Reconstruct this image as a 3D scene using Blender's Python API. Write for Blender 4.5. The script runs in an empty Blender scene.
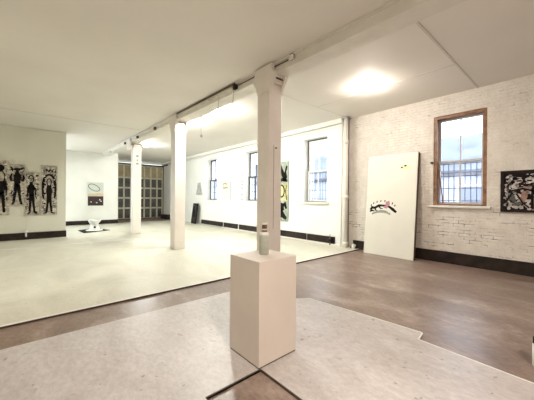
import bpy, bmesh, math, random
from mathutils import Vector, Matrix
random.seed(7)
SC = bpy.context.scene
COL = SC.collection
PI = math.pi

# ------------------------------------------------------------------ camera, sky, exposure
cam_d = bpy.data.cameras.new('camera'); cam = bpy.data.objects.new('camera', cam_d); COL.objects.link(cam)
cam_d.sensor_width = 36.0; cam_d.lens = 274.17 / 534 * 36.0; cam_d.shift_y = -1.8 / 534
cam_d.clip_start = 0.05; cam_d.clip_end = 200
cam.matrix_world = Matrix.Translation((0, 0, 1.55)) @ Matrix.Rotation(-0.7147, 4, 'Z') @ Matrix.Rotation(PI/2, 4, 'X') @ Matrix.Rotation(0.0071, 4, 'Z')
SC.camera = cam
W = bpy.data.worlds.new('sky'); SC.world = W; W.use_nodes = True
WB = W.node_tree.nodes['Background']; WB.inputs[0].default_value = (0.80, 0.90, 1.0, 1); WB.inputs[1].default_value = 7.0
SC.view_settings.view_transform = 'Standard'; SC.view_settings.look = 'None'
SC.view_settings.gamma = 1.0; SC.view_settings.use_curve_mapping = False
SC.view_settings.exposure = 0.3
LAMP_WARM = (1.0, 0.89, 0.81); LAMP_COOL = (0.97, 1.0, 0.95)

def area(name, loc, size, power, color, rot=(0, 0, 0)):
    l = bpy.data.lights.new(name, 'AREA'); l.shape = 'DISK'; l.size = size; l.energy = power; l.color = color
    o = bpy.data.objects.new(name, l); o.location = loc; o.rotation_euler = rot; COL.objects.link(o); return o
# added fill lights without fixtures, at ceiling height, behind and beside the photographer
area('ceiling_light', (0.6, -1.6, 4.04), 0.5, 235, (1.0, 0.87, 0.78))
area('ceiling_light', (-2.5, 6.5, 4.04), 0.5, 85, (1.0, 0.96, 0.86))

# ------------------------------------------------------------------ materials
def mat(name, c, rough=0.6, var=0.0, vscale=3.0, bump=0.0, bscale=30.0, c2=None, metal=0.0, spec=0.5):
    m = bpy.data.materials.new(name); m.use_nodes = True
    n, l = m.node_tree.nodes, m.node_tree.links
    b = n['Principled BSDF']; b.inputs['Roughness'].default_value = rough; b.inputs['Metallic'].default_value = metal
    b.inputs['Specular IOR Level'].default_value = spec
    b.inputs['Base Color'].default_value = (*c, 1)
    tc = n.new('ShaderNodeNewGeometry')
    if var or c2:
        if c2 is None: c2 = tuple(x * (1 - var) for x in c)
        t = n.new('ShaderNodeTexNoise'); t.inputs['Scale'].default_value = vscale; t.inputs['Detail'].default_value = 6
        r = n.new('ShaderNodeValToRGB'); r.color_ramp.elements[0].position = 0.35; r.color_ramp.elements[1].position = 0.65
        r.color_ramp.elements[0].color = (*c2, 1); r.color_ramp.elements[1].color = (*c, 1)
        l.new(tc.outputs['Position'], t.inputs['Vector']); l.new(t.outputs['Fac'], r.inputs['Fac']); l.new(r.outputs[0], b.inputs['Base Color'])
    if bump:
        t = n.new('ShaderNodeTexNoise'); t.inputs['Scale'].default_value = bscale; t.inputs['Detail'].default_value = 4
        l.new(tc.outputs['Position'], t.inputs['Vector'])
        bp = n.new('ShaderNodeBump'); bp.inputs['Strength'].default_value = bump; bp.inputs['Distance'].default_value = 0.01
        l.new(t.outputs['Fac'], bp.inputs['Height']); l.new(bp.outputs[0], b.inputs['Normal'])
    return m

def emit(name, c, s):
    m = bpy.data.materials.new(name); m.use_nodes = True
    n, l = m.node_tree.nodes, m.node_tree.links
    e = n.new('ShaderNodeEmission'); e.inputs[0].default_value = (*c, 1); e.inputs[1].default_value = s
    l.new(e.outputs[0], n['Material Output'].inputs[0]); return m

def glass_mat(name, tint=(0.95, 0.97, 1.0)):
    m = bpy.data.materials.new(name); m.use_nodes = True
    n, l = m.node_tree.nodes, m.node_tree.links
    t = n.new('ShaderNodeBsdfTransparent'); t.inputs[0].default_value = (*tint, 1)
    g = n.new('ShaderNodeBsdfGlossy'); g.inputs['Roughness'].default_value = 0.03
    mx = n.new('ShaderNodeMixShader'); mx.inputs[0].default_value = 0.06
    l.new(t.outputs[0], mx.inputs[1]); l.new(g.outputs[0], mx.inputs[2]); l.new(mx.outputs[0], n['Material Output'].inputs[0]); return m

def brick_mat():
    m = bpy.data.materials.new('painted_brick'); m.use_nodes = True
    n, l = m.node_tree.nodes, m.node_tree.links
    b = n['Principled BSDF']; b.inputs['Roughness'].default_value = 0.55
    g = n.new('ShaderNodeNewGeometry'); s = n.new('ShaderNodeSeparateXYZ'); l.new(g.outputs['Position'], s.inputs[0])
    cb = n.new('ShaderNodeCombineXYZ'); l.new(s.outputs['Y'], cb.inputs[0]); l.new(s.outputs['Z'], cb.inputs[1])
    wob = n.new('ShaderNodeTexNoise'); wob.inputs['Scale'].default_value = 6
    l.new(g.outputs['Position'], wob.inputs['Vector'])
    wm = n.new('ShaderNodeVectorMath'); wm.operation = 'MULTIPLY_ADD'; wm.inputs[1].default_value = (0.02, 0.02, 0)
    l.new(wob.outputs['Color'], wm.inputs[0]); l.new(cb.outputs[0], wm.inputs[2])
    br = n.new('ShaderNodeTexBrick'); br.inputs['Scale'].default_value = 1.0
    br.inputs['Brick Width'].default_value = 0.22; br.inputs['Row Height'].default_value = 0.075
    br.inputs['Mortar Size'].default_value = 0.008; br.inputs['Mortar Smooth'].default_value = 0.6
    l.new(wm.outputs[0], br.inputs['Vector'])
    ns = n.new('ShaderNodeTexNoise'); ns.inputs['Scale'].default_value = 28; ns.inputs['Detail'].default_value = 5
    l.new(g.outputs['Position'], ns.inputs['Vector'])
    # bump: mortar joints and lumpy paint
    ad = n.new('ShaderNodeMath'); ad.operation = 'MULTIPLY_ADD'; ad.inputs[1].default_value = -0.28
    l.new(br.outputs['Fac'], ad.inputs[0]); l.new(ns.outputs['Fac'], ad.inputs[2])
    bp = n.new('ShaderNodeBump'); bp.inputs['Strength'].default_value = 1.0; bp.inputs['Distance'].default_value = 0.03
    l.new(ad.outputs[0], bp.inputs['Height']); l.new(bp.outputs[0], b.inputs['Normal'])
    # flaked paint: open joints in patches, mostly in the band under the sill
    pn = n.new('ShaderNodeTexNoise'); pn.inputs['Scale'].default_value = 2.3; pn.inputs['Detail'].default_value = 5; pn.inputs['Roughness'].default_value = 0.7
    mp = n.new('ShaderNodeMapping'); mp.inputs['Scale'].default_value = (1, 0.8, 2.6)
    l.new(g.outputs['Position'], mp.inputs['Vector']); l.new(mp.outputs[0], pn.inputs['Vector'])
    zr = n.new('ShaderNodeValToRGB'); e = zr.color_ramp.elements
    e[0].position = 0.0; e[0].color = (0.05,)*3 + (1,); e[1].position = 1.0; e[1].color = (0.02,)*3 + (1,)
    for p, v in ((0.10, 0.10), (0.17, 0.16), (0.24, 0.13), (0.33, 0.02), (0.80, 0.0), (0.9, 0.05)):
        x = e.new(p); x.color = (v, v, v, 1)
    zs = n.new('ShaderNodeMath'); zs.operation = 'DIVIDE'; zs.inputs[1].default_value = 4.2
    l.new(s.outputs['Z'], zs.inputs[0]); l.new(zs.outputs[0], zr.inputs['Fac'])
    a2 = n.new('ShaderNodeMath'); a2.operation = 'ADD'; l.new(pn.outputs['Fac'], a2.inputs[0]); l.new(zr.outputs[0], a2.inputs[1])
    th = n.new('ShaderNodeMapRange'); th.inputs['From Min'].default_value = 0.63; th.inputs['From Max'].default_value = 0.74
    l.new(a2.outputs[0], th.inputs['Value'])
    mu = n.new('ShaderNodeMath'); mu.operation = 'MULTIPLY'; l.new(br.outputs['Fac'], mu.inputs[0]); l.new(th.outputs[0], mu.inputs[1])
    cn = n.new('ShaderNodeTexNoise'); cn.inputs['Scale'].default_value = 4.5; cn.inputs['Detail'].default_value = 9; cn.inputs['Roughness'].default_value = 0.75
    l.new(g.outputs['Position'], cn.inputs['Vector'])
    cr = n.new('ShaderNodeValToRGB'); cr.color_ramp.elements[0].position = 0.3; cr.color_ramp.elements[1].position = 0.7
    cr.color_ramp.elements[0].color = (0.70, 0.63, 0.55, 1); cr.color_ramp.elements[1].color = (0.87, 0.82, 0.75, 1)
    l.new(cn.outputs['Fac'], cr.inputs['Fac'])
    mx = n.new('ShaderNodeMixRGB'); mx.inputs[2].default_value = (0.07, 0.045, 0.035, 1)
    sp = n.new('ShaderNodeTexNoise'); sp.inputs['Scale'].default_value = 11; sp.inputs['Detail'].default_value = 6; sp.inputs['Roughness'].default_value = 0.8
    l.new(g.outputs['Position'], sp.inputs['Vector'])
    spa = n.new('ShaderNodeMath'); spa.operation = 'MULTIPLY_ADD'; spa.inputs[1].default_value = 0.35; l.new(zr.outputs[0], spa.inputs[0]); l.new(sp.outputs['Fac'], spa.inputs[2])
    spm = n.new('ShaderNodeMapRange'); spm.inputs['From Min'].default_value = 0.67; spm.inputs['From Max'].default_value = 0.73; spm.inputs['To Max'].default_value = 0.75
    l.new(spa.outputs[0], spm.inputs['Value'])
    mxx = n.new('ShaderNodeMath'); mxx.operation = 'MAXIMUM'; l.new(mu.outputs[0], mxx.inputs[0]); l.new(spm.outputs[0], mxx.inputs[1]); mu = mxx
    l.new(mu.outputs[0], mx.inputs[0]); l.new(cr.outputs[0], mx.inputs[1]); l.new(mx.outputs[0], b.inputs['Base Color'])
    return m

def floor_mat(name, c1, c2, c3, rough, scale, rvar=0.15, spots=0.0, spec=0.5, grain=0.2):
    m = bpy.data.materials.new(name); m.use_nodes = True
    n, l = m.node_tree.nodes, m.node_tree.links
    b = n['Principled BSDF']; b.inputs['Specular IOR Level'].default_value = spec
    g = n.new('ShaderNodeNewGeometry')
    mp = n.new('ShaderNodeMapping'); mp.inputs['Scale'].default_value = (1.0, 0.55, 1); mp.inputs['Rotation'].default_value = (0, 0, 0.5)
    l.new(g.outputs['Position'], mp.inputs['Vector'])
    a = n.new('ShaderNodeTexNoise'); a.inputs['Scale'].default_value = scale; a.inputs['Detail'].default_value = 8; a.inputs['Roughness'].default_value = 0.65; a.inputs['Distortion'].default_value = 0.8
    l.new(mp.outputs[0], a.inputs['Vector'])
    r = n.new('ShaderNodeValToRGB'); e = r.color_ramp.elements
    e[0].position = 0.3; e[0].color = (*c1, 1); e[1].position = 0.68; e[1].color = (*c3, 1); x = e.new(0.5); x.color = (*c2, 1)
    l.new(a.outputs['Fac'], r.inputs['Fac']); src = r.outputs[0]
    if spots:
        v = n.new('ShaderNodeTexNoise'); v.inputs['Scale'].default_value = 15; v.inputs['Detail'].default_value = 4
        l.new(g.outputs['Position'], v.inputs['Vector'])
        t = n.new('ShaderNodeMapRange'); t.inputs['From Min'].default_value = 0.66; t.inputs['From Max'].default_value = 0.72; t.inputs['To Max'].default_value = spots
        l.new(v.outputs['Fac'], t.inputs['Value'])
        mx = n.new('ShaderNodeMixRGB'); mx.inputs[2].default_value = (c1[0]*.35, c1[1]*.3, c1[2]*.28, 1)
        l.new(t.outputs[0], mx.inputs[0]); l.new(src, mx.inputs[1]); src = mx.outputs[0]
    fn = n.new('ShaderNodeTexNoise'); fn.inputs['Scale'].default_value = 26; fn.inputs['Detail'].default_value = 5; fn.inputs['Roughness'].default_value = 0.75
    l.new(mp.outputs[0], fn.inputs['Vector'])
    fr = n.new('ShaderNodeMapRange'); fr.inputs['From Min'].default_value = 0.25; fr.inputs['From Max'].default_value = 0.75; fr.inputs['To Min'].default_value = 1 - grain*1.1; fr.inputs['To Max'].default_value = 1 + grain
    l.new(fn.outputs['Fac'], fr.inputs['Value'])
    vm = n.new('ShaderNodeVectorMath'); vm.operation = 'SCALE'; l.new(src, vm.inputs[0]); l.new(fr.outputs[0], vm.inputs['Scale']); src = vm.outputs[0]
    l.new(src, b.inputs['Base Color'])
    q = n.new('ShaderNodeMapRange'); q.inputs['To Min'].default_value = rough - rvar; q.inputs['To Max'].default_value = rough + rvar
    l.new(a.outputs['Fac'], q.inputs['Value']); l.new(q.outputs[0], b.inputs['Roughness'])
    bp = n.new('ShaderNodeBump'); bp.inputs['Strength'].default_value = 0.12; bp.inputs['Distance'].default_value = 0.01
    l.new(a.outputs['Fac'], bp.inputs['Height']); l.new(bp.outputs[0], b.inputs['Normal'])
    return m

M = {}
M['plaster'] = mat('white_plaster', (0.84, 0.84, 0.80), 0.6, 0.06, 1.2, 0.12, 18)
M['drywall'] = mat('off_white_drywall', (0.72, 0.71, 0.61), 0.65, 0.05, 0.9, 0.05, 40)
M['ceiling'] = mat('ceiling_paint', (0.78, 0.74, 0.68), 0.7, 0.05, 0.8, 0.06, 8)
M['seam'] = mat('seam_tape', (0.64, 0.605, 0.55), 0.7, 0.08, 5)
M['brick'] = brick_mat()
M['column'] = mat('column_paint', (0.78, 0.72, 0.655), 0.45, 0.06, 3, 0.15, 25)
M['beam'] = mat('beam_paint', (0.76, 0.72, 0.65), 0.5, 0.08, 4, 0.15, 20)
M['concrete'] = floor_mat('brown_concrete', (0.15, 0.098, 0.074), (0.225, 0.160, 0.126), (0.36, 0.28, 0.235), 0.36, 1.9, 0.12, 0.0, grain=0.34)
M['white_floor'] = floor_mat('white_painted_floor', (0.47, 0.45, 0.36), (0.575, 0.55, 0.455), (0.65, 0.63, 0.53), 0.45, 1.1, 0.12, 0.35, grain=0.08)
M['grey_floor'] = floor_mat('grey_painted_floor', (0.42, 0.375, 0.35), (0.49, 0.45, 0.43), (0.54, 0.51, 0.49), 0.40, 1.6, 0.12, 0.6)
M['edge'] = mat('worn_timber_edge', (0.08, 0.055, 0.04), 0.7, 0.4, 12)  # dark brown that paints shadow along floor edges and under the pedestal
M['black'] = mat('black_paint', (0.014, 0.012, 0.011), 0.6, 0.3, 6, spec=0.2)
M['mat'] = mat('matt_black', (0.012, 0.011, 0.010), 0.95, spec=0.1)
M['darkbase'] = mat('dark_baseboard', (0.032, 0.021, 0.017), 0.6, 0.5, 5, 0.2, 20, spec=0.2)
M['pedestal'] = mat('pedestal_paint', (0.66, 0.585, 0.52), 0.5, 0.05, 3, 0.05, 15)
M['wood'] = mat('brown_wood', (0.30, 0.15, 0.075), 0.5, 0.45, 9, 0.15, 30)
M['sash'] = mat('grey_white_sash', (0.55, 0.54, 0.55), 0.5, 0.1, 8)
M['darksash'] = mat('dark_sash', (0.03, 0.03, 0.035), 0.5, 0.2, 8)
M['whitewood'] = mat('white_trim', (0.78, 0.76, 0.70), 0.5, 0.06, 6)
M['glass'] = glass_mat('window_glass')
M['iron'] = mat('iron_bars', (0.12, 0.11, 0.13), 0.6, 0.2, 10)
M['pipe'] = mat('painted_pipe', (0.80, 0.77, 0.70), 0.4, 0.05, 6, 0.1, 30)
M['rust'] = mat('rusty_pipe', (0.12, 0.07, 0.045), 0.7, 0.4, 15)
M['metal'] = mat('grey_metal', (0.35, 0.34, 0.32), 0.4, 0.1, 10, metal=0.7)
M['bulb'] = emit('lit_bulb', LAMP_WARM, 300); M['bulb_cool'] = emit('lit_bulb_cool', LAMP_COOL, 560)
M['ink'] = mat('black_ink', (0.014, 0.011, 0.011), 0.8, spec=0.1)
M['white'] = mat('white_paint', (0.80, 0.80, 0.76), 0.5, 0.04, 5)
M['paper'] = mat('paper', (0.78, 0.78, 0.70), 0.7, 0.04, 8)
M['grey'] = mat('grey_ink', (0.32, 0.33, 0.32), 0.7, 0.2, 10)
M['board'] = mat('board_paint', (0.76, 0.75, 0.66), 0.5, 0.05, 1.5, 0.05, 8)

# ------------------------------------------------------------------ mesh helpers
def box(bm, x0, x1, y0, y1, z0, z1, bev=0.0):
    v = [bm.verts.new((x, y, z)) for z in (z0, z1) for y in (y0, y1) for x in (x0, x1)]
    fs = [bm.faces.new([v[i] for i in f]) for f in ((0, 2, 3, 1), (4, 5, 7, 6), (0, 1, 5, 4), (2, 6, 7, 3), (0, 4, 6, 2), (1, 3, 7, 5))]
    if bev:
        es = list({e for f in fs for e in f.edges})
        bmesh.ops.bevel(bm, geom=es, offset=bev, segments=2, affect='EDGES', profile=0.6)
    return bm

def poly_prism(bm, pts, off):
    """pts: list of 3D points (planar, in order); extruded by vector off."""
    a = [bm.verts.new(p) for p in pts]; b = [bm.verts.new(Vector(p) + Vector(off)) for p in pts]
    n = len(pts); bm.faces.new(a); bm.faces.new(list(reversed(b)))
    for i in range(n): bm.faces.new((a[i], b[i], b[(i+1) % n], a[(i+1) % n]))
    return bm

def tube(bm, pts, r, seg=10):
    pts = [Vector(p) for p in pts]; rings = []
    rs = r if isinstance(r, (list, tuple)) else [r] * len(pts)
    for i, p in enumerate(pts):
        d = (pts[min(i+1, len(pts)-1)] - pts[max(i-1, 0)]).normalized()
        u = d.orthogonal().normalized() if i == 0 else (u - d * u.dot(d)).normalized()
        w = d.cross(u)
        rings.append([bm.verts.new(p + (u*math.cos(2*PI*k/seg) + w*math.sin(2*PI*k/seg)) * rs[i]) for k in range(seg)])
    for a, b in zip(rings, rings[1:]):
        for k in range(seg): bm.faces.new((a[k], a[(k+1) % seg], b[(k+1) % seg], b[k]))
    bm.faces.new(list(reversed(rings[0]))); bm.faces.new(rings[-1]); return bm

def lathe(bm, prof, seg=28, wob=None, loc=(0, 0, 0)):
    rings = []
    for i, (r, z) in enumerate(prof):
        ring = []
        for k in range(seg):
            a = 2*PI*k/seg; rr, zz = (r, z) if wob is None else wob(r, z, a, i)
            ring.append(bm.verts.new((loc[0]+max(rr, 1e-4)*math.cos(a), loc[1]+max(rr, 1e-4)*math.sin(a), loc[2]+zz)))
        rings.append(ring)
    for a, b in zip(rings, rings[1:]):
        for k in range(seg): bm.faces.new((a[k], a[(k+1) % seg], b[(k+1) % seg], b[k]))
    bm.faces.new(list(reversed(rings[0]))); bm.faces.new(rings[-1]); return bm

def ribbon(bm, pts, w, y, th=0.003):
    """painted stroke in the local XZ plane, front at y-th, as a thin raised paint film."""
    n = len(pts); ws = w if isinstance(w, (list, tuple)) else [w]*n
    L, R = [], []
    for i in range(n):
        a = Vector(pts[max(i-1, 0)]); b = Vector(pts[min(i+1, n-1)]); d = (b-a).normalized(); q = Vector((-d.y, d.x)) * ws[i] / 2
        p = Vector(pts[i]); L.append(p+q); R.append(p-q)
    for i in range(n-1):
        quad = [L[i], R[i], R[i+1], L[i+1]]
        poly_prism(bm, [(p.x, y, p.y) for p in quad], (0, -th, 0))
    return bm

def blob(bm, cx, cz, rx, rz, y, th=0.003, n=12, jit=0.0, rot=0.0):
    pts = []
    for k in range(n):
        a = 2*PI*k/n; j = 1 + random.uniform(-jit, jit)
        x, z = rx*j*math.cos(a), rz*j*math.sin(a)
        pts.append((cx + x*math.cos(rot) - z*math.sin(rot), y, cz + x*math.sin(rot) + z*math.cos(rot)))
    return poly_prism(bm, pts, (0, -th, 0))

def ring2d(bm, cx, cz, rx, rz, w, y, rot=0.0, a0=0, a1=2*PI, n=28):
    pts = []
    for k in range(n+1):
        a = a0 + (a1-a0)*k/n; x, z = rx*math.cos(a), rz*math.sin(a)
        pts.append((cx + x*math.cos(rot) - z*math.sin(rot), cz + x*math.sin(rot) + z*math.cos(rot)))
    return ribbon(bm, pts, w, y)

def NB(): return bmesh.new()

def obj(name, bm, m, parent=None, smooth=False, label=None):
    bmesh.ops.recalc_face_normals(bm, faces=bm.faces)
    me = bpy.data.meshes.new(name); bm.to_mesh(me); bm.free()
    me.materials.append(m if not isinstance(m, str) else M[m])
    if smooth:
        for p in me.polygons: p.use_smooth = True
    o = bpy.data.objects.new(name, me); COL.objects.link(o)
    if parent: o.parent = parent
    if label: o['label'] = label
    return o

def tag(o, label, cat, group=None):
    o['label'] = label; o['category'] = cat
    if group: o['group'] = group
    return o

def thing(name, label, cat, loc=(0, 0, 0), rotz=0.0, group=None):
    o = bpy.data.objects.new(name, None); COL.objects.link(o); o.empty_display_size = 0.1
    o.location = loc; o.rotation_euler = (0, 0, rotz); return tag(o, label, cat, group)

def struct(name, bm, m, parent=None, label=None):
    o = obj(name, bm, m, parent)
    if parent is None: o['kind'] = 'structure'
    if label: o['label'] = label
    return o

# ------------------------------------------------------------------ room shell
H = 4.15; XB = 7.86; XW = 7.72; YL = 13.2; YB = 18.2; YD = 21.0; X0 = -5.0; Y0 = -4.5
ZC = -0.028                                        # level of the bare brown concrete
struct('floor', box(NB(), X0, 8.4, Y0, YD + 0.3, -0.3, ZC), 'concrete', label='bare brown concrete floor')
bm = NB(); box(bm, X0, 5.02, 4.54, 18.4, ZC, 0.0); box(bm, 5.0, XW, 4.60, 18.4, ZC, 0.0)
struct('floor_white', box(NB(), X0, XW, 4.54, 18.4, ZC, 0.0), 'white_floor', label='white painted raised floor of the far bays')
bm.free()
struct('trim_1', box(NB(), X0, XW, 4.528, 4.54, ZC, -0.008), 'edge', label='dark edge of the raised white floor')  # dark strip painting the shadow at the slab's front edge
# grey floor sheet of the near bay, notched where the pedestal stands
ZG = -0.012
g_pts = [(X0, Y0), (3.22, Y0), (3.25, 0.35), (3.28, 1.20), (3.48, 1.23), (3.42, 1.9), (3.31, 2.80), (3.12, 2.93), (2.9, 2.98), (2.62, 3.05), (2.55, 3.86), (X0, 3.90)]
bm = NB()
def slab(pts): poly_prism(bm, [(x, y, ZG) for x, y in pts], (0, 0, ZC - ZG))
slab([(X0, 1.915), (3.415, 1.915), (3.31, 2.80), (3.12, 2.93), (2.9, 2.98), (2.62, 3.05), (2.55, 3.86), (X0, 3.90)])
slab([(1.605, 1.2), (3.28, 1.2), (3.48, 1.23), (3.415, 1.915), (1.605, 1.915)])
slab([(X0, 1.2), (1.05, 1.2), (1.05, 1.915), (X0, 1.915)])
slab([(X0, Y0), (3.22, Y0), (3.25, 0.35), (3.28, 1.2), (X0, 1.2)])
struct('floor_grey', bm, 'grey_floor', label='pale grey painted sheet laid over the near floor')
bm = NB()
for (xa, ya), (xb, yb) in zip(g_pts[1:9], g_pts[2:10]):
    dd = Vector((yb-ya, xa-xb, 0)).normalized()*0.014
    poly_prism(bm, [(xa, ya, ZG-0.006), (xb, yb, ZG-0.006), (xb+dd.x, yb+dd.y, ZG-0.006), (xa+dd.x, ya+dd.y, ZG-0.006)], (0, 0, 0.008))
struct('trim_13', bm, 'whitewood', label='pale worn lip along the grey floor sheet')
struct('ceiling', box(NB(), 3.5, 8.4, Y0, YD + 0.3, H, H + 0.25), 'ceiling')
HL = 4.05
struct('ceiling_left', box(NB(), X0, 3.62, Y0, YD + 0.3, HL, H + 0.25), 'ceiling')
def wall_boxes(bm, x0, x1, y0, y1, z0, z1, holes):
    ys = sorted({y0, y1, *[h for t in holes for h in t[:2]]})
    for a, b in zip(ys, ys[1:]):
        hs = [t for t in holes if t[0] <= a + 1e-6 and t[1] >= b - 1e-6]
        if not hs: box(bm, x0, x1, a, b, z0, z1)
        else:
            box(bm, x0, x1, a, b, z0, hs[0][2]); box(bm, x0, x1, a, b, hs[0][3], z1)
BW = (1.435, 2.53, 1.40, 3.66)                     # brick wall window opening
WIN = [(5.76, 6.80, 1.42, 3.72), (9.42, 10.46, 1.42, 3.72), (13.06, 14.14, 1.42, 3.72)]
bm = NB(); wall_boxes(bm, XB, 8.3, Y0, 5.02, -0.3, H, [BW]); struct('wall_right', bm, 'brick', label='white painted brick wall with worn joints')
bm = NB(); wall_boxes(bm, XW, 8.3, 5.02, YD + 0.3, -0.3, H, WIN); struct('wall_window', bm, 'plaster', label='bright white plastered window wall')
struct('wall_left', box(NB(), X0, 1.08, YL, YL + 0.2, -0.1, H), 'drywall', label='off-white partition wall behind the figure panels')
struct('wall_overlay', box(NB(), -0.06, 1.08, YL - 0.02, YL, 0.0, 4.02), 'drywall')
struct('wall_back', box(NB(), 0.9, 4.0, YB, YB + 0.25, -0.3, H), 'plaster')
struct('wall_recess', box(NB(), 3.8, 4.0, YB + 0.25, YD + 0.3, -0.3, H), 'plaster')
bm = NB(); box(bm, 4.0, 4.55, YD, YD + 0.3, -0.3, H); box(bm, 4.55, XW, YD, YD + 0.3, 3.98, H); struct('wall_door', bm, 'plaster')
struct('wall_side', box(NB(), X0 - 0.2, X0, Y0, YB, -0.3, H), 'drywall')
struct('wall_behind', box(NB(), X0, 8.4, Y0 - 0.2, Y0, -0.3, H), 'drywall')
# baseboards
struct('baseboard_left', box(NB(), X0, 1.10, YL - 0.06, YL - 0.02, 0.0, 0.245), 'darkbase')
struct('baseboard_back', box(NB(), 1.08, 4.02, YB - 0.04, YB, 0.0, 0.225), 'darkbase')
struct('baseboard_right', box(NB(), XB - 0.045, XB, Y0, 4.20, ZC, 0.255), 'darkbase')
struct('trim_2', box(NB(), XB - 0.05, XB, 4.22, 4.80, ZC, 0.235), 'darkbase', label='short dark block at the foot of the brick wall')
for i, (a, b) in enumerate(((5.42, 6.60), (6.66, 9.3), (9.36, 10.9), (11.05, 12.3), (12.42, 14.75))):
    struct('baseboard_window' if i == 0 else 'baseboard_window.%03d' % i, box(NB(), XW - 0.05, XW, a, b, 0.04, 0.27), 'darkbase')
struct('trim_3', box(NB(), XW - 0.09, XW, 5.02, 12.5, 0.0, 0.04), 'whitewood')
struct('baseboard_door', box(NB(), XW - 0.3, XW, 19.6, 20.6, 0.0, 0.3), 'darkbase')
# crown ledge of the window wall
bm = NB(); box(bm, XW - 0.04, XW, 5.1, YD, 3.90, 3.97); box(bm, XW - 0.14, XW, 5.1, YD, 4.0, H)
struct('trim_4', bm, 'whitewood', label='white cornice above the windows')
# ceiling seams
struct('trim_5', box(NB(), X0, 3.1, 10.77, 10.81, HL - 0.006, HL), 'seam')
struct('trim_6', box(NB(), 3.8, XB, 1.59, 1.625, H - 0.012, H), 'seam')
struct('trim_7', box(NB(), 3.9, XB, 4.95, 4.97, H - 0.006, H), 'seam')
struct('trim_8', box(NB(), 6.15, 6.18, 1.6, 4.95, H - 0.006, H), 'seam')
struct('trim_9', box(NB(), X0, XW, 4.528, 4.565, -0.004, 0.003), 'whitewood', label='pale worn nosing of the raised white floor')
struct('trim_10', box(NB(), -1.2, 4.3, 10.95, 11.0, 0.0, 0.006), 'whitewood', label='pale seam line across the white floor')

bm = NB(); box(bm, 1.05, 1.605, 1.915, 1.93, ZC, ZG+0.001); struct('trim_11', bm, 'edge')  # this strip and the next paint the shadow along the notch
struct('trim_12', box(NB(), 1.598, 1.61, 1.2, 1.915, ZC, ZG+0.001), 'edge')
# ------------------------------------------------------------------ windows (structure)
def make_window(name, x, y0, y1, z0, z1, rec, jamb_m, sash_m, jw, sill, label, grille=True, thin=0.0):
    r = bpy.data.objects.new(name, None); COL.objects.link(r); r['kind'] = 'structure'; r['label'] = label
    r.location = (x, (y0+y1)/2, z0); w = (y1-y0)/2; h = z1-z0; x0 = rec
    def P(n, bm, m): return obj(n, bm, m, r)
    f = NB(); d0, d1 = (x0-0.10, x0+0.12)
    d0 = d0 + thin; box(f, d0, d1, -w, -w+jw, 0, h); box(f, d0, d1, w-jw, w, 0, h); box(f, d0, d1, -w+jw, w-jw, h-jw, h); box(f, d0, d1, -w+jw, w-jw, 0, jw*0.5)
    P('frame', f, jamb_m)
    iw = w-jw; zm = h*0.485
    for nm, za, zb, xx in (('lower_sash', jw*0.5, zm+0.03, x0+0.0), ('upper_sash', zm-0.03, h-jw, x0+0.05)):
        s = NB(); t = 0.05; a, b = xx, xx+0.045
        box(s, a, b, -iw, -iw+t, za, zb); box(s, a, b, iw-t, iw, za, zb)
        box(s, a, b, -iw+t, iw-t, za, za+t); box(s, a, b, -iw+t, iw-t, zb-t, zb); box(s, a, b, -0.016, 0.016, za+t, zb-t)
        so = P(nm, s, sash_m)
        g = NB(); box(g, xx+0.02, xx+0.026, -iw+t*0.5, iw-t*0.5, za+t*0.5, zb-t*0.5); gl = obj('pane', g, 'glass', so)
    if sill:
        s = NB(); box(s, -sill, rec, -w-0.08, w+0.08, -0.05, 0.0, 0.008); P('sill', s, 'whitewood')
    if grille:
        s = NB(); gx = x0+0.20
        for k in range(8):
            yy = -iw+0.06+k*(2*iw-0.12)/7; box(s, gx, gx+0.014, yy-0.007, yy+0.007, -0.02, zm+0.02)
        for k in range(4):
            zz = 0.12+k*(zm-0.16)/3; box(s, gx-0.006, gx+0.02, -w, w, zz-0.01, zz+0.01)
        P('security_bars', s, 'iron')
    return r
wb = make_window('window_1', XB, *BW, 0.12, 'wood', 'sash', 0.075, 0.09, 'brown wooden sash window in the brick wall')
struct('window_latch', box(NB(), -0.06, 0.0, 0.545, 0.60, 1.07, 1.11, 0.004), 'black', wb)
make_window('window_2', XW, *WIN[0], 0.16, 'darksash', 'whitewood', 0.045, 0.10, 'white window nearest the pipe in the plastered wall', True, 0.14)
make_window('window_3', XW, *WIN[1], 0.16, 'whitewood', 'darksash', 0.03, 0.05, 'window partly hidden behind the near column', True, 0.08)
make_window('window_4', XW, *WIN[2], 0.16, 'whitewood', 'darksash', 0.03, 0.05, 'farthest window of the plastered wall', True, 0.08)
# neighbouring building seen through the panes
nb = thing('neighbouring_building', 'pale blue-grey building across the yard, seen through the windows', 'building', (14.0, 9.0, -0.3))
M['far_wall'] = mat('far_wall', (0.52, 0.56, 0.70), 0.8, 0.35, 1.4, 0.1, 6); M['far_pane'] = mat('far_pane', (0.22, 0.25, 0.34), 0.3); M['far_roof'] = mat('far_roof', (0.135, 0.145, 0.18), 0.8, 0.45, 0.9)
obj('wall', box(NB(), 0, 5, -14, 16, 0, 3.0), 'far_wall', nb)
obj('roof', poly_prism(NB(), [(-0.3, -14.2, 3.0), (-0.3, -14.2, 3.1), (2.6, -14.2, 5.1), (5.3, -14.2, 3.1), (5.3, -14.2, 3.0)], (0, 30.4, 0)), 'far_roof', nb)
for k in range(9):
    y = -12.5 + k*3.2
    f = obj('window', box(NB(), -0.06, 0.02, y-0.7, y+0.7, 1.2, 2.5), 'white', nb)
    obj('pane', box(NB(), -0.08, -0.05, y-0.58, y+0.58, 1.3, 2.4), 'far_pane', f)
struct('ground', box(NB(), 8.4, 20, -8, 26, -0.45, -0.3), 'concrete')

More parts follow.
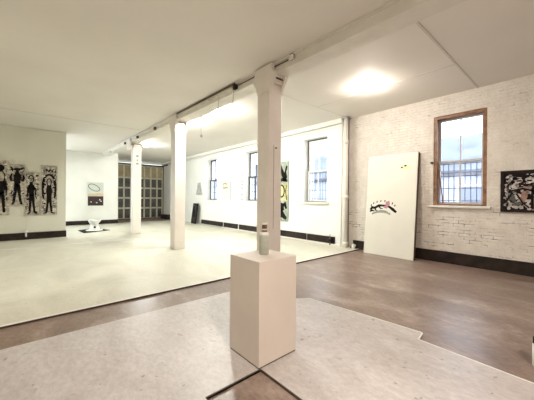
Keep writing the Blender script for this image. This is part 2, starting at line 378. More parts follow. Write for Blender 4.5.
# ------------------------------------------------------------------ garage door (structure)
d = bpy.data.objects.new('door_1', None); COL.objects.link(d); d['kind'] = 'structure'; d['label'] = 'old sectional door with rows of dark panes'
d.location = (4.55, YD, 0)
M['doorframe'] = mat('door_paint', (0.62, 0.58, 0.46), 0.6, 0.15, 5); M['doorply'] = mat('door_plywood', (0.42, 0.34, 0.20), 0.7, 0.3, 5)
M['dirtyglass'] = mat('dirty_glass', (0.085, 0.08, 0.07), 0.25, 0.5, 4)
DW = 3.17
bm = NB(); rows = [0.02, 0.78, 1.50, 2.22, 2.94, 3.84]
for z in rows: box(bm, 0, DW, 0.02, 0.08, z-0.055, z+0.055)
nc = 7; cw = DW/nc
for k in range(nc+1):
    x = min(max(k*cw, 0.05), DW-0.05); box(bm, x-0.05, x+0.05, 0.02, 0.08, ZC, 3.84)
obj('frame', bm, 'doorframe', d)
for rr in range(4):
    for k in range(nc): obj('pane', box(NB(), k*cw+0.04, (k+1)*cw-0.04, 0.045, 0.055, rows[rr]+0.05, rows[rr+1]-0.05), 'dirtyglass', d)
for k in range(nc): obj('panel', box(NB(), k*cw+0.04, (k+1)*cw-0.04, 0.04, 0.055, 2.99, 3.79), 'doorply', d)
obj('track', box(NB(), DW-0.02, DW+0.10, -0.10, 0.01, 0, 3.9), 'rust', d); obj('track', box(NB(), -0.10, 0.0, -0.10, 0.01, 0, 3.9), 'rust', d)
obj('bottom_rail', box(NB(), -0.1, DW+0.1, 0.0, 0.1, ZC-0.01, 0.05), 'rust', d)
obj('header_rail', box(NB(), -0.1, DW, -0.08, 0.01, 3.86, 3.95), 'black', d)
obj('spring_tube', tube(NB(), [(DW-0.05, -0.12, 3.93), (DW-0.05, -1.0, 3.93)], 0.05), 'rust', d)
obj('post', box(NB(), 1.0, 1.06, -0.02, 0.02, 0.1, 3.0), 'rust', d)

# ------------------------------------------------------------------ beam and columns
beam = thing('ceiling_beam', 'long white beam under the ceiling carried by the three columns', 'beam', (3.62, 2.5, 0), 0.0235)
BZ = 3.86
bm = NB(); box(bm, -0.17, 0.17, -6.8, 14.9, BZ, H - 0.002, 0.004); obj('timber', bm, 'beam', beam)
obj('ledge', box(NB(), -0.205, -0.17, 2.6, 14.9, BZ+0.10, BZ+0.15), 'beam', beam)
obj('cover_strip', box(NB(), -0.20, -0.17, -6.8, 14.9, HL-0.035, HL-0.002), 'beam', beam)
obj('conduit', tube(NB(), [(-0.19, 0.85, HL-0.08), (-0.19, 2.45, HL-0.08)], 0.010, 8), 'rust', beam)
obj('conduit', tube(NB(), [(-0.215, 2.45, HL-0.03), (-0.215, 5.5, HL-0.03)], 0.022, 8), 'rust', beam)
def jbox(y, z, s=0.05, m='rust'): return obj('junction_box', box(NB(), -0.23, -0.17, y-s, y+s, z-s*0.8, z+s*0.8, 0.006), m, beam)
jbox(2.45, HL-0.10, 0.055, 'black'); jbox(0.80, HL-0.08, 0.05, 'beam')
for y in (3.25, 3.6, 3.95): jbox(y, HL-0.09, 0.035, 'beam')
for y in (7.15, 9.0, 10.7): jbox(y, HL-0.13, 0.06, 'rust')
for y in (2.5, 3.1): obj('cable', tube(NB(), [(-0.2, y, HL-0.14), (-0.205, y+0.02, HL-0.30), (-0.2, y+0.05, HL-0.42)], 0.006, 6), 'metal', beam)
bmk = NB(); ring = []
for k in range(13): ring.append((-0.205, 0.80+0.06*math.sin(2*PI*k/12), HL-0.07+0.06*math.cos(2*PI*k/12)))
obj('hook', tube(bmk, ring, 0.008, 6), 'metal', beam)

def column(name, x, y, label, w=0.33):
    r = thing(name, label, 'column', (x, y, 0), 0.0, 'columns carrying the beam'); hw = w/2
    z0 = 0.0 if y > 4.54 else ZC
    obj('shaft', box(NB(), -hw, hw, -hw, hw, z0, BZ-0.16, 0.012), 'column', r)
    zt = BZ-0.04; zb = 3.53
    # flaring corbel plates on both sides of the beam
    bx = 3.62 - (y-2.5)*0.0235 - x
    prof = [(-hw, zb), (-hw-0.01, zb+0.06), (-hw-0.05, zb+0.16), (-hw-0.12, zb+0.25), (-hw-0.13, zb+0.33), (-hw-0.08, zb+0.40), (-hw-0.08, zb+0.50)]
    pts = prof + [(-a, b) for a, b in reversed(prof)]
    for sx in (-1, 1):
        xa = min(bx-0.235, -hw-0.012) if sx < 0 else max(bx+0.175, hw-0.04)
        xb_ = bx-0.172 if sx < 0 else max(bx+0.225, hw+0.012)
        if sx > 0: xa, xb_ = hw-0.03, hw+0.03
        obj('corbel', poly_prism(NB(), [(xa, a, min(b, BZ) if sx > 0 else b) for a, b in pts], (xb_-xa, 0, 0)), 'column', r)
    obj('bearing_block', box(NB(), -hw+0.02, hw-0.02, -hw-0.05, hw+0.05, BZ-0.16, BZ-0.05), 'column', r)
    obj('bearing_plate', box(NB(), -hw-0.01, hw+0.01, -hw-0.09, hw+0.09, BZ-0.05, BZ, 0.004), 'beam', r)
    obj('bearing_shim', box(NB(), -hw+0.01, hw-0.01, -hw-0.07, hw+0.07, BZ-0.075, BZ-0.055), 'rust', r)  # dark strip painting the shade in the gap between the corbels
    return r
c1 = column('column', 3.50, 3.98, 'white square column right behind the pedestal, nearest of three')
c2 = column('column.001', 3.43, 8.10, 'white square column in the middle of the row of three')
c3 = column('column.002', 3.47, 12.60, 'white square column in front of the paned door, farthest of three')
obj('nail', tube(NB(), [(0.02, -0.165, 2.5), (0.02, -0.185, 2.5)], 0.014, 8), 'black', c1)
obj('crack', ribbon(NB(), [(-0.03, 2.55), (-0.025, 2.1), (-0.035, 1.8), (-0.03, 1.35), (-0.035, 0.98)], 0.008, -0.1645, 0.002), 'rust', c1)
for z, w in ((3.30, 0.05), (3.12, 0.03), (2.98, 0.05)): obj('stencil_mark', box(NB(), -w, w, -0.168, -0.165, z-0.04, z+0.04), 'grey', c3)

# vertical drain pipe at the end of the brick wall
p = thing('drain_pipe', 'white painted vertical pipe between brick wall and window wall', 'pipe', (7.63, 4.96, 0))
obj('tube', tube(NB(), [(0, 0, ZC), (0, 0, H)], 0.068, 20), 'pipe', p, True)
for z in (0.12, 1.60, 3.35): obj('coupling', tube(NB(), [(0, 0, z-0.06), (0, 0, z+0.06)], 0.080, 20), 'pipe', p, True)
obj('riser', tube(NB(), [(0.0, 0.17, 0.0), (0.0, 0.14, H)], 0.022, 10), 'pipe', p, True)
obj('rust_stain', box(NB(), 0.16, 0.225, 0.035, 0.058, 0.0, H), 'rust', p)
obj('ceiling_flange', box(NB(), -0.12, 0.10, -0.12, 0.12, H-0.05, H-0.01, 0.01), 'metal', p)
v = thing('pipe_valve', 'small white pipe fitting on the floor at foot of drain pipe', 'pipe fitting', (7.60, 4.66, ZC))
obj('body', tube(NB(), [(0, 0, 0), (0, 0, 0.10), (0, -0.03, 0.16)], [0.05, 0.055, 0.06], 12), 'white', v, True)
obj('elbow', tube(NB(), [(0.0, 0, 0.1), (0.03, 0.08, 0.08), (0.05, 0.12, 0.05)], 0.03, 10), 'rust', v, True)
v = thing('radiator_valve', 'dark pipe fitting with white cap at end of window wall baseboard', 'pipe fitting', (XW-0.10, 5.55, 0))
obj('pipe', tube(NB(), [(0, 0, 0.0), (0, 0, 0.30)], 0.02, 10), 'rust', v, True); obj('body', tube(NB(), [(0, -0.09, 0.17), (0, 0.09, 0.17)], 0.04, 10), 'black', v, True)
obj('cap', tube(NB(), [(-0.01, 0, 0.30), (-0.01, 0, 0.37)], [0.045, 0.03], 10), 'white', v, True)
v = thing('pipe_stub', 'small white stub standing on dark baseboard below the narrow figure panels', 'pipe fitting', (-0.08, YL-0.07, 0.10))
obj('stem', tube(NB(), [(0, 0, 0.0), (0, 0, 0.14)], 0.025, 10), 'white', v, True); obj('knob', tube(NB(), [(0, 0, 0.14), (0, 0, 0.16), (0, 0, 0.21), (0, 0, 0.23)], [0.03, 0.05, 0.05, 0.03], 12), 'white', v, True)

# ------------------------------------------------------------------ lamps
def ceil_lamp(x, y, label, m, r=0.14):
    t = thing('ceiling_lamp', label, 'lamp', (x, y, H))
    obj('canopy', lathe(NB(), [(0.13, 0.0), (0.13, -0.025), (0.05, -0.045)]), 'white', t, True)
    obj('bulb', lathe(NB(), [(0.045, -0.045), (r*0.95, -0.045), (r, -0.06), (r*0.9, -0.10), (r*0.5, -0.135), (0.01, -0.145)]), m, t, True); return t
ceil_lamp(5.87, 3.25, 'lit round lamp on the ceiling in front of the brick wall', 'bulb', 0.12)
ceil_lamp(4.22, 7.0, 'lit ceiling lamp tucked behind the beam between near and middle columns', 'bulb_cool')
ceil_lamp(4.0, 9.0, 'lit ceiling lamp tucked behind the beam between middle and far columns', 'bulb_cool')
ceil_lamp(4.25, 13.9, 'lit ceiling lamp near the paned door', 'bulb_cool')
t = thing('pull_cord', 'thin pull cord with a small ring hanging beside the beam', 'pull cord', (3.62, 7.0, BZ))
obj('cord', tube(NB(), [(0, 0, 0), (0.004, 0.01, -0.3), (0, -0.006, -0.55)], 0.007, 6), 'grey', t)
obj('ring', tube(NB(), [(0.03*math.cos(a*PI/6), 0, -0.585+0.03*math.sin(a*PI/6)) for a in range(13)], 0.010, 6), 'metal', t, True)
t = thing('spotlight', 'small white spotlight at the far end of the beam', 'spotlight', (3.20, 15.9, 3.93), 0.0235)
obj('bracket', box(NB(), -0.05, 0.12, -0.04, 0.04, 0.02, 0.08, 0.01), 'black', t)
obj('head', tube(NB(), [(-0.02, 0.10, -0.02), (-0.10, -0.14, -0.12)], [0.06, 0.085], 14), 'white', t, True)

# ------------------------------------------------------------------ pedestal and bottle
ped = thing('pedestal', 'square white gallery pedestal in the foreground with a bottle on top', 'pedestal', (1.825, 2.158, 0))
obj('plinth_box', box(NB(), -0.24, 0.25, -0.233, 0.245, ZG+0.012, 0.965, 0.004), 'pedestal', ped)
obj('base', box(NB(), -0.235, 0.245, -0.228, 0.24, ZG, ZG+0.012), 'edge', ped)  # dark inset strip painting the shadow line at the pedestal's foot
b = thing('bottle', 'grey-green bottle with pale clear top standing on the white pedestal', 'bottle', (1.862, 2.188, 0.965))
M['celadon'] = mat('grey_green_glaze', (0.42, 0.44, 0.37), 0.35, 0.12, 20); M['cloudy'] = mat('cloudy_plastic', (0.66, 0.58, 0.48), 0.25, 0.1, 15)
obj('body', lathe(NB(), [(0.047, 0.0), (0.051, 0.006), (0.051, 0.185), (0.047, 0.195), (0.040, 0.198)]), 'celadon', b, True)
obj('collar', lathe(NB(), [(0.041, 0.198), (0.045, 0.203), (0.045, 0.225), (0.038, 0.230)]), 'white', b, True)
obj('cap', lathe(NB(), [(0.036, 0.230), (0.037, 0.235), (0.037, 0.318), (0.032, 0.325), (0.008, 0.327)]), 'cloudy', b, True)
bl = NB()
for zz in ((0.238, 0.252), (0.268, 0.310)):
    pts = [(0.039*math.cos(a), 0.039*math.sin(a), zz[0]) for a in [math.radians(195+12*k) for k in range(8)]]
    for q0, q1 in zip(pts, pts[1:]):
        bl.faces.new([bl.verts.new(q) for q in (q0, q1, (q1[0], q1[1], zz[1]), (q0[0], q0[1], zz[1]))])
obj('brown_band', bl, 'rust', b)

# ------------------------------------------------------------------ leaning white board
lean = math.atan2(0.29, 2.80)
t = thing('leaning_board', 'tall white board leaning on brick wall with a small painted emblem', 'board', (7.46, 3.545, ZC), 0)
t.rotation_euler = Matrix.Rotation(-PI/2, 3, 'Z').to_euler()
def BL(x, z, y=0.0): return x, z
bw = 0.69; bh = 2.86
rot = Matrix.Rotation(-lean, 4, 'X')      # local: X right, Y into wall, Z up; leans back towards +Y
def lean_obj(n, bm, m, par, label=None):
    bmesh.ops.transform(bm, matrix=rot, verts=bm.verts); return obj(n, bm, m, par, label=label)
pn = lean_obj('panel', box(NB(), -bw, bw, 0, 0.03, 0, bh, 0.003), 'board', t)
lean_obj('edge_batten', box(NB(), bw-0.05, bw+0.012, 0.03, 0.10, 0.0, bh-0.02), 'rust', t, 'dark brown batten'); lean_obj('edge_batten', box(NB(), -bw, -bw+0.05, 0.03, 0.10, 0, bh-0.02), 'rust', t, 'dark brown batten')  # dark brown strips behind the panel's side edges
e = NB(); Yp = -0.001
ribbon(e, [(-0.56, 1.27), (-0.50, 1.34), (-0.42, 1.33), (-0.30, 1.40), (-0.12, 1.40), (0.0, 1.37), (0.10, 1.30), (0.20, 1.22)], [0.05, 0.09, 0.07, 0.07, 0.05, 0.06, 0.08, 0.06], Yp)
ribbon(e, [(-0.57, 1.22), (-0.50, 1.25), (-0.42, 1.24)], [0.04, 0.05, 0.02], Yp); ribbon(e, [(-0.42, 1.34), (-0.38, 1.25), (-0.33, 1.24)], [0.05, 0.03, 0.02], Yp); ribbon(e, [(-0.30, 1.38), (-0.24, 1.31), (-0.18, 1.32)], [0.05, 0.03, 0.02], Yp)
for k in range(8):
    a = math.radians(150-17*k); cx, cz = -0.19+0.40*math.cos(a), 1.27+0.26*math.sin(a)
    ribbon(e, [(cx-0.012, cz-0.02), (cx+0.012, cz+0.025)] if k % 2 else [(cx, cz-0.028), (cx+0.006, cz+0.03)], 0.026, Yp)
lean_obj('emblem', e, 'ink', t, 'dark running shape under an arc of small marks')
M['pink'] = mat('dusty_pink', (0.48, 0.22, 0.25), 0.6); M['yellow'] = mat('yellow_stain', (0.78, 0.74, 0.36), 0.6)
e = NB(); blob(e, -0.05, 1.45, 0.07, 0.08, Yp, 0.004, 12, 0.15); blob(e, -0.10, 1.36, 0.06, 0.04, Yp, 0.0045, 10, 0.15); lean_obj('pink_patch', e, 'pink', t)
e = NB(); ring2d(e, -0.22, 1.02, 0.36, 0.20, 0.05, Yp, 0, math.radians(45), math.radians(140), 14); ring2d(e, -0.20, 1.06, 0.26, 0.20, 0.03, Yp, 0, math.radians(50), math.radians(130), 10); lean_obj('grey_arc', e, 'grey', t)
e = NB(); blob(e, 0.40, 2.47, 0.10, 0.06, Yp, 0.002, 12, 0.25); lean_obj('yellow_stain', e, 'yellow', t)
e = NB(); blob(e, 0.29, 2.46, 0.028, 0.022, Yp, 0.004, 8); blob(e, 0.38, 2.50, 0.035, 0.022, Yp, 0.004, 8); lean_obj('dark_marks', e, 'ink', t)

# ------------------------------------------------------------------ pictures
def picture(name, label, cat, loc, rotz, w, h, th, m_canvas, m_frame=None, fw=0.03, group=None):
    t = thing(name, label, cat, loc, rotz, group)
    obj('canvas', box(NB(), -w/2+(fw if m_frame else 0), w/2-(fw if m_frame else 0), -th, 0, (fw if m_frame else 0), h-(fw if m_frame else 0)), m_canvas, t)
    if m_frame:
        f = NB(); a = -th-0.012
        box(f, -w/2, -w/2+fw, a, 0, 0, h); box(f, w/2-fw, w/2, a, 0, 0, h); box(f, -w/2+fw, w/2-fw, a, 0, 0, fw); box(f, -w/2+fw, w/2-fw, a, 0, h-fw, h)
        obj('frame', f, m_frame, t)
    return t
M['mottle'] = mat('mottled_beige', (0.62, 0.57, 0.47), 0.8, 0, 11, 0.2, 40, c2=(0.24, 0.21, 0.18))
yl = YL - 0.032
def scribble(e, w, h, n, y, s=1.0):
    for _ in range(n):
        side = random.choice((-1, 1)); x = side*random.uniform(w*0.24, w*0.38); z = random.uniform(0.06*h, 0.94*h)
        if random.random() < 0.5: blob(e, x, z, random.uniform(0.012, 0.035)*s, random.uniform(0.02, 0.06)*s, y, 0.003, 8, 0.3, random.uniform(0, 3))
        else: ring2d(e, x, z, random.uniform(0.02, 0.04)*s, random.uniform(0.03, 0.07)*s, 0.014*s, y, random.uniform(0, 3), 0, random.uniform(2, 5), 8)
def border(e, w, h, y, t=0.018):
    for a, b in (((-w/2+t, 0.02), (-w/2+t, h-0.02)), ((w/2-t, 0.02), (w/2-t, h-0.02)), ((-w/2+t, 0.02), (w/2-t, 0.02)), ((-w/2+t, h-0.02), (w/2-t, h-0.02))):
        n = 7; pts = [(a[0]+(b[0]-a[0])*k/n+random.uniform(-.008, .008), a[1]+(b[1]-a[1])*k/n) for k in range(n+1)]
        ribbon(e, pts, [random.uniform(0.008, 0.03) for _ in pts], y)
def fig_panel(x0, x1, z0, z1, label, kind):
    w, h = x1-x0, z1-z0
    t = picture('tall_panel_painting', label, 'painting', ((x0+x1)/2, yl, z0), 0, w, h, 0.03, 'mottle', group='tall narrow figure paintings on the left wall')
    y = -0.031; e = NB()
    R = lambda pts, ws: ribbon(e, [(a*w, b*h) for a, b in pts], [q*w*1.28 for q in ws], y, 0.004)
    if kind == 'horned':
        blob(e, 0, 0.80*h, 0.12*w, 0.065*h, y, 0.005)
        R([(-0.46, 0.93), (-0.2, 0.885), (0, 0.875), (0.2, 0.885), (0.46, 0.93)], [0.06, 0.14, 0.2, 0.14, 0.06])
        R([(0, 0.80), (0, 0.66), (0, 0.48)], [0.22, 0.36, 0.26])
        for s in (-1, 1):
            R([(0.12*s, 0.70), (0.34*s, 0.76), (0.42*s, 0.68), (0.36*s, 0.60), (0.18*s, 0.62)], [0.14, 0.13, 0.13, 0.11, 0.08])
            R([(0.06*s, 0.52), (0.12*s, 0.36), (0.18*s, 0.18), (0.26*s, 0.05)], [0.20, 0.17, 0.13, 0.13]); R([(0.20*s, 0.055), (0.40*s, 0.045)], [0.10, 0.05])
    elif kind == 'mask':
        ring2d(e, -0.1*w, 0.84*h, 0.17*w, 0.085*h, 0.09*w, y); blob(e, -0.16*w, 0.85*h, 0.04*w, 0.014*h, y, 0.004); blob(e, -0.04*w, 0.85*h, 0.04*w, 0.014*h, y, 0.004); R([(-0.1, 0.84), (-0.1, 0.79)], [0.03, 0.05])
        R([(-0.1, 0.75), (-0.08, 0.62), (-0.06, 0.44)], [0.16, 0.34, 0.26])
        R([(0.02, 0.70), (0.2, 0.6), (0.22, 0.45), (0.3, 0.38)], [0.12, 0.1, 0.08, 0.06]); R([(-0.2, 0.70), (-0.33, 0.58), (-0.34, 0.42)], [0.12, 0.1, 0.07])
        for s in (-1, 1): R([(-0.06+0.07*s, 0.48), (-0.04+0.12*s, 0.26), (-0.02+0.18*s, 0.06)], [0.19, 0.14, 0.12]); R([(0.16*s-0.02, 0.055), (0.36*s, 0.04)], [0.09, 0.05])
        blob(e, 0.33*w, 0.92*h, 0.11*w, 0.022*h, y, 0.004); blob(e, 0.36*w, 0.72*h, 0.09*w, 0.02*h, y, 0.004)
    elif kind == 'arch':
        ring2d(e, 0, 0.66*h, 0.34*w, 0.15*h, 0.15*w, y, 0, 0, PI, 20)
        for s in (-1, 1):
            R([(0.34*s, 0.67), (0.38*s, 0.52), (0.36*s, 0.38), (0.30*s, 0.31)], [0.15, 0.11, 0.10, 0.03])
            R([(0.05*s, 0.36), (0.10*s, 0.2), (0.16*s, 0.06)], [0.15, 0.11, 0.11]); R([(0.12*s, 0.05), (0.36*s, 0.03)], [0.10, 0.05])
        ring2d(e, 0, 0.66*h, 0.13*w, 0.07*h, 0.06*w, y); R([(0, 0.6), (0, 0.48), (0, 0.33)], [0.2, 0.30, 0.2])
        for k in range(5): R([(-0.24+0.1*k, 0.86+0.05*(k % 2)), (-0.14+0.1*k, 0.93-0.04*(k % 2))], [0.07, 0.05])
    else:
        blob(e, 0.05*w, 0.86*h, 0.2*w, 0.06*h, y, 0.004); ring2d(e, 0.05*w, 0.70*h, 0.22*w, 0.10*h, 0.08*w, y)
        R([(0.05, 0.62), (0.05, 0.5), (0.05, 0.38)], [0.24, 0.4, 0.22])
        for s in (-1, 1): R([(0.05+0.08*s, 0.42), (0.05+0.14*s, 0.22), (0.05+0.18*s, 0.05)], [0.18, 0.14, 0.12]); R([(0.05+0.15*s, 0.62), (0.05+0.3*s, 0.5), (0.05+0.28*s, 0.36)], [0.12, 0.1, 0.07])
    obj('painted_figure', e, 'ink', t)
    e = NB(); scribble(e, w, h, 24, y); obj('painted_scrawl', e, 'ink', t)
    e = NB(); scribble(e, w*0.9, h, 22, y-0.001, 0.8); obj('pale_dabs', e, 'paper', t)
    return t
fig_panel(-0.985, -0.53, 0.90, 2.80, 'narrow painted figure panel cut by the left edge of the photo', 'plain')
fig_panel(-0.53, -0.11, 1.21, 2.69, 'shortest figure panel, black figure with wide hat and raised elbows', 'horned')
fig_panel(-0.10, 0.285, 0.87, 2.44, 'figure panel with round masked head, lowest top edge of the four', 'mask')
fig_panel(0.325, 0.81, 0.87, 2.72, 'rightmost figure panel, figure under a drooping black arch', 'arch')

# painting with ellipse on the back wall
M['canvas_pale'] = mat('pale_green_white', (0.66, 0.70, 0.64), 0.7, 0.1, 3); M['peach'] = mat('peach', (0.70, 0.56, 0.38), 0.7, 0.2, 6); M['maroon'] = mat('dark_maroon', (0.045, 0.02, 0.022), 0.6, 0.5, 8)
M['bluegrey'] = mat('blue_grey', (0.10, 0.12, 0.16), 0.6)
t = picture('ellipse_painting', 'pale canvas with outlined ellipse above a dark maroon block', 'painting', (2.86, YB, 1.03), 0, 0.82, 1.37, 0.04, 'canvas_pale', 'white', 0.03)
y = -0.041; e = NB(); poly_prism(e, [(-0.38, y, 0.03), (0.38, y, 0.03), (0.38, y, 0.56), (-0.38, y, 0.56)], (0, -0.003, 0)); obj('maroon_block', e, 'maroon', t)
e = NB(); poly_prism(e, [(-0.38, y, 0.56), (0.38, y, 0.56), (0.38, y, 0.74), (-0.38, y, 0.70)], (0, -0.003, 0)); obj('peach_band', e, 'peach', t)
e = NB(); ring2d(e, -0.08, 1.05, 0.30, 0.16, 0.035, y, -0.5); obj('ellipse_line', e, 'bluegrey', t)
e = NB()
for a, b in ((-0.22, 0.24), (0.20, 0.36), (0.05, 0.2), (0.26, 0.28)): blob(e, a, b, 0.035, 0.03, y-0.003, 0.002, 8, 0.2)
obj('pale_dots', e, 'paper', t)

# big dark framed picture on the brick wall
M['darkpaint'] = mat('dark_paint', (0.02, 0.014, 0.014), 0.8, 0.5, 12, spec=0.1); M['flesh'] = mat('muted_flesh', (0.36, 0.22, 0.18), 0.6, 0.4, 14); M['lilac'] = mat('pale_lilac_grey', (0.62, 0.56, 0.54), 0.6, 0.3, 18)
M['olive'] = mat('dull_green', (0.10, 0.115, 0.095), 0.6, 0.4, 12); M['frameblack'] = mat('black_brown_frame', (0.018, 0.011, 0.010), 0.6, 0.3, 9, spec=0.2)
w, h = 1.12, 0.89
t = picture('framed_painting', 'dark framed picture of crowded figures on brick wall right of window', 'painting', (XB, 1.187-w/2, 1.287), -PI/2, w, h, 0.04, 'darkpaint', 'frameblack', 0.05)
y = -0.041; random.seed(21)
e = NB()
for _ in range(230):
    x = random.uniform(-w/2+0.08, w/2-0.08); z = random.uniform(0.08, h-0.08)
    blob(e, x, z, random.uniform(0.012, 0.034), random.uniform(0.02, 0.06), y, 0.0025, 7, 0.35, random.uniform(0, 3))
for x, z, a, b, r in ((-0.27, 0.66, 0.06, 0.045, 0.3), (-0.10, 0.67, 0.07, 0.05, -0.3), (0.06, 0.64, 0.04, 0.08, -0.4), (0.16, 0.50, 0.045, 0.10, 0.3), (0.28, 0.64, 0.05, 0.12, 0.2), (0.36, 0.40, 0.05, 0.14, -0.2), (0.05, 0.35, 0.03, 0.1, 0.1), (-0.34, 0.55, 0.05, 0.03, 0.6)):
    blob(e, x, z, a, b, y, 0.0035, 10, 0.25, r)
obj('pale_patches', e, 'lilac', t)
e = NB()
for x, z, a, b, r in ((-0.18, 0.34, 0.06, 0.13, -0.2), (-0.13, 0.52, 0.11, 0.03, 0.2), (-0.02, 0.12, 0.06, 0.08, 0), (-0.24, 0.50, 0.07, 0.03, 0)): blob(e, x, z, a, b, y, 0.004, 10, 0.2, r)
obj('flesh_patches', e, 'flesh', t)
e = NB()
for x, z, a, b, r in ((-0.36, 0.30, 0.05, 0.09, 0.3), (-0.28, 0.18, 0.09, 0.04, 0.2), (0.24, 0.2, 0.04, 0.1, 0)): blob(e, x, z, a, b, y, 0.0038, 10, 0.25, r)
obj('green_patches', e, 'olive', t)
e = NB(); yy = y-0.004
for pts, ws in (([(-0.45, 0.55), (-0.3, 0.76), (-0.1, 0.78), (0.0, 0.72)], .03), ([(-0.32, 0.58), (-0.1, 0.59), (0.1, 0.66)], .025), ([(-0.04, 0.56), (-0.06, 0.35), (-0.05, 0.08)], .04), ([(0.02, 0.55), (0.08, 0.33), (0.14, 0.08)], .03), ([(0.1, 0.6), (0.2, 0.4), (0.22, 0.1)], .03), ([(0.22, 0.75), (0.3, 0.5), (0.42, 0.2)], .025), ([(-0.02, 0.3), (0.1, 0.31), (0.2, 0.3)], .012), ([(-0.02, 0.25), (0.1, 0.26), (0.2, 0.25)], .012), ([(-0.3, 0.66), (-0.22, 0.67)], .03), ([(-0.14, 0.67), (-0.06, 0.67)], .03), ([(-0.3, 0.4), (-0.2, 0.2), (-0.1, 0.1)], .03), ([(0.25, 0.3), (0.45, 0.34)], .02), ([(-0.42, 0.45), (-0.2, 0.5), (0.0, 0.44)], .035), ([(0.0, 0.8), (0.14, 0.7), (0.2, 0.55)], .03), ([(-0.48, 0.2), (-0.36, 0.42)], .03), ([(-0.2, 0.74), (-0.16, 0.6)], .02)):
    ribbon(e, pts, ws, yy)
obj('black_lines', e, 'ink', t)

# tall painting with three stacked figures behind the near column
M['sage'] = mat('sage_green', (0.40, 0.45, 0.36), 0.7, 0.4, 7); M['ochre'] = mat('pale_ochre', (0.62, 0.58, 0.30), 0.7, 0.3, 6)
h = 2.38; w = 0.98
t = picture('tall_painting', 'tall painting of stacked figures on window wall beside near column', 'painting', (XW-0.012, 8.08, 0.64), -PI/2, w, h, 0.03, 'sage')
y = -0.031; e = NB(); poly_prism(e, [(-w/2, y, 0.80), (w/2, y, 0.80), (w/2, y, 1.50), (-w/2, y, 1.50)], (0, -0.002, 0)); obj('ochre_field', e, 'ochre', t)
e = NB()
ribbon(e, [(0.0, 2.3), (0.12, 2.05), (0.22, 1.85), (0.35, 1.6)], [0.12, 0.16, 0.2, 0.16], y); ribbon(e, [(0.42, 2.2), (0.34, 1.95), (0.38, 1.7)], [0.08, 0.1, 0.14], y); ribbon(e, [(-0.1, 1.58), (0.15, 1.66), (0.45, 1.6)], [0.1, 0.14, 0.1], y)
ribbon(e, [(-0.35, 2.2), (-0.2, 1.9), (-0.3, 1.6)], [0.14, 0.16, 0.1], y); ribbon(e, [(-0.3, 1.4), (-0.2, 1.2), (-0.28, 0.95)], [0.1, 0.14, 0.1], y-.002)
ring2d(e, 0.12, 1.2, 0.16, 0.24, 0.06, y-.002); ribbon(e, [(0.42, 1.45), (0.36, 1.2), (0.42, 0.85)], [0.03, 0.05, 0.05], y-.002)
blob(e, 0.05, 0.55, 0.25, 0.2, y, 0.003, 14, 0.3); ribbon(e, [(0.0, 0.5), (0.1, 0.3), (0.4, 0.1)], [0.3, 0.3, 0.12], y); ribbon(e, [(-0.3, 0.7), (-0.35, 0.4), (-0.3, 0.05)], [0.1, 0.16, 0.1], y); ribbon(e, [(0.3, 0.75), (0.4, 0.5)], [0.14, 0.1], y)
obj('painted_figure', e, 'ink', t)

# drawings and notes on the window wall
t = thing('figure_drawing', 'small grey drawing left of the farthest window', 'drawing', (XW-0.012, 15.08, 1.70), -PI/2)
obj('sheet', poly_prism(NB(), [(-0.42, -0.012, 0.02), (0.42, -0.012, 0.0), (0.28, -0.012, 0.42), (0.18, -0.012, 0.76), (-0.2, -0.012, 0.74), (-0.28, -0.012, 0.4)], (0, 0.012, 0)), mat('light_grey_sheet', (0.50, 0.51, 0.48), 0.7, 0.3, 6), t)
e = NB(); ring2d(e, -0.02, 0.60, 0.10, 0.10, 0.03, -0.013); ribbon(e, [(-0.05, 0.5), (-0.1, 0.3), (-0.3, 0.1), (0.3, 0.08), (0.15, 0.3), (0.05, 0.5)], 0.03, -0.013); obj('pencil_lines', e, 'grey', t)
t = thing('wall_poster', 'pale sheet with small ochre drawing between the two far windows', 'poster', (XW, 12.12, 1.45), -PI/2)
obj('sheet', box(NB(), -0.43, 0.43, -0.01, 0, 0, 0.95), 'paper', t)
M['brownink'] = mat('ochre_ink', (0.40, 0.34, 0.18), 0.7)
e = NB(); ring2d(e, -0.1, 0.72, 0.2, 0.12, 0.05, -0.011); ribbon(e, [(-0.3, 0.86), (0.2, 0.88)], 0.03, -0.011); ribbon(e, [(-0.3, 0.55), (-0.1, 0.66), (0.2, 0.60)], 0.05, -0.011); obj('ochre_drawing', e, 'brownink', t)
e = NB(); ribbon(e, [(0.40, 0.0), (0.40, 0.95)], 0.04, -0.011); obj('grey_border', e, 'grey', t)
ords = ['topmost card', 'second card from the top', 'third card from the top', 'fourth card from the top', 'fifth card from the top', 'lowest card']
for k, z in enumerate((2.70, 2.36, 2.20, 2.03, 1.70, 1.48)):
    o = obj('wall_card', box(NB(), -0.05, 0.05, -0.006, 0, -0.035, 0.035), 'grey'); o.location = (XW, 10.73, z); o.rotation_euler = (0, 0, -PI/2)
    tag(o, ords[k] + ' in the vertical row left of the column-side window', 'card', 'small cards in a row on the window wall')
o = obj('wall_strip', box(NB(), -0.06, 0.06, -0.02, 0, 0, 1.25), 'grey'); o.location = (XW, 17.1, 1.98); o.rotation_euler = (0, 0, -PI/2); tag(o, 'thin vertical grey strip hung on window wall beside middle column', 'strip')

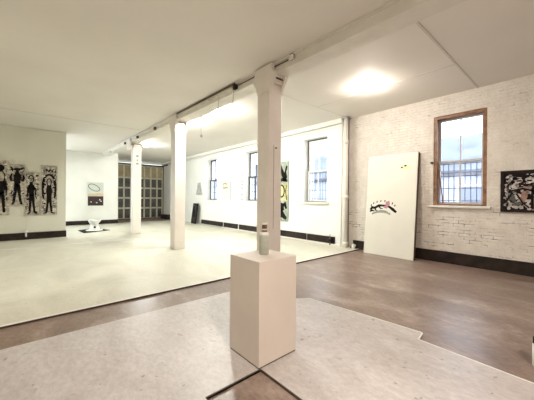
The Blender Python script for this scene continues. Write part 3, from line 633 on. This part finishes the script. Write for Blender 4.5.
# dark board leaning on the window wall
t = thing('dark_board', 'black scratched board leaning on window wall left of farthest window', 'board', (7.44, 15.33, 0.0)); t.rotation_euler = (0, 0, -PI/2 - 0.12)
rot2 = Matrix.Rotation(-0.13, 4, 'X')
def lean2(n, bm, m): bmesh.ops.transform(bm, matrix=rot2, verts=bm.verts); return obj(n, bm, m, t)
lean2('panel', box(NB(), -0.42, 0.42, 0, 0.03, 0, 1.22), 'black')
e = NB(); random.seed(5)
for _ in range(16):
    x, z = random.uniform(-0.35, 0.3), random.uniform(0.05, 1.1); ribbon(e, [(x, z), (x+random.uniform(-.05, .05), z+random.uniform(.03, .12))], 0.018, -0.001)
lean2('chalk_scratches', e, 'grey')

# ------------------------------------------------------------------ sculpture on a dark mat
o = obj('floor_mat', poly_prism(NB(), [(1.70, 15.15, 0.0), (1.78, 13.95, 0.0), (2.88, 14.50, 0.0), (2.45, 15.95, 0.0)], (0, 0, 0.015)), 'mat'); tag(o, 'black mat on the white floor under the white sculpture', 'mat')
s = thing('sculpture', 'small white pot-like sculpture with torn rim on the black mat', 'sculpture', (2.27, 14.65, 0.015))
def torn(r, z, a, i):
    if i < 6: return r*(1+0.05*math.sin(3*a)), z
    k = 0.5+0.5*math.sin(3*a+2.2)
    return r*(1+0.08*math.sin(3*a+1)), z-0.07*(1-k)*(i-5)/3
obj('base_plate', lathe(NB(), [(0.33, 0.0), (0.34, 0.02), (0.32, 0.045), (0.22, 0.05)]), 'white', s, True)
obj('pot', lathe(NB(), [(0.20, 0.05), (0.21, 0.10), (0.17, 0.18), (0.145, 0.24), (0.16, 0.31), (0.20, 0.37), (0.24, 0.44), (0.265, 0.50), (0.25, 0.50), (0.20, 0.42), (0.14, 0.32), (0.02, 0.28)], 36, torn), 'white', s, True)
obj('hole', lathe(NB(), [(0.045, 0), (0.045, 0.05)], 12, None), 'mat', s).matrix_local = Matrix.Translation((-0.02, -0.165, 0.17)) @ Matrix.Rotation(PI/2, 4, 'X')

# ------------------------------------------------------------------ small things
c = thing('canister', 'small white canister with black cap at right edge of the floor', 'canister', (3.655, 0.268, ZC))
obj('body', lathe(NB(), [(0.042, 0), (0.045, 0.006), (0.045, 0.20), (0.038, 0.212), (0.03, 0.214)]), 'paper', c, True)
obj('cap', lathe(NB(), [(0.039, 0.212), (0.041, 0.216), (0.041, 0.27), (0.034, 0.278), (0.01, 0.279)]), 'black', c, True)
s = tag(obj('stick', tube(NB(), [(7.93, 2.33, 1.46), (7.965, 2.43, 2.30)], 0.016, 8), 'wood'), 'thin wooden stick propped slanting inside the lower brown window', 'stick')
r = thing('rubble_lump', 'chalky lump of fallen plaster resting on the dark baseboard under brown window', 'rubble', (XB-0.025, 2.28, 0.255))
bm = NB(); bmesh.ops.create_icosphere(bm, subdivisions=2, radius=0.05)
for vv in bm.verts: vv.co = Vector((vv.co.x*0.45, vv.co.y*1.8, (vv.co.z+0.05)*0.7*(1+0.3*math.sin(9*vv.co.y)))) ; vv.co.z = max(vv.co.z, 0)
obj('lump', bm, 'seam', r)
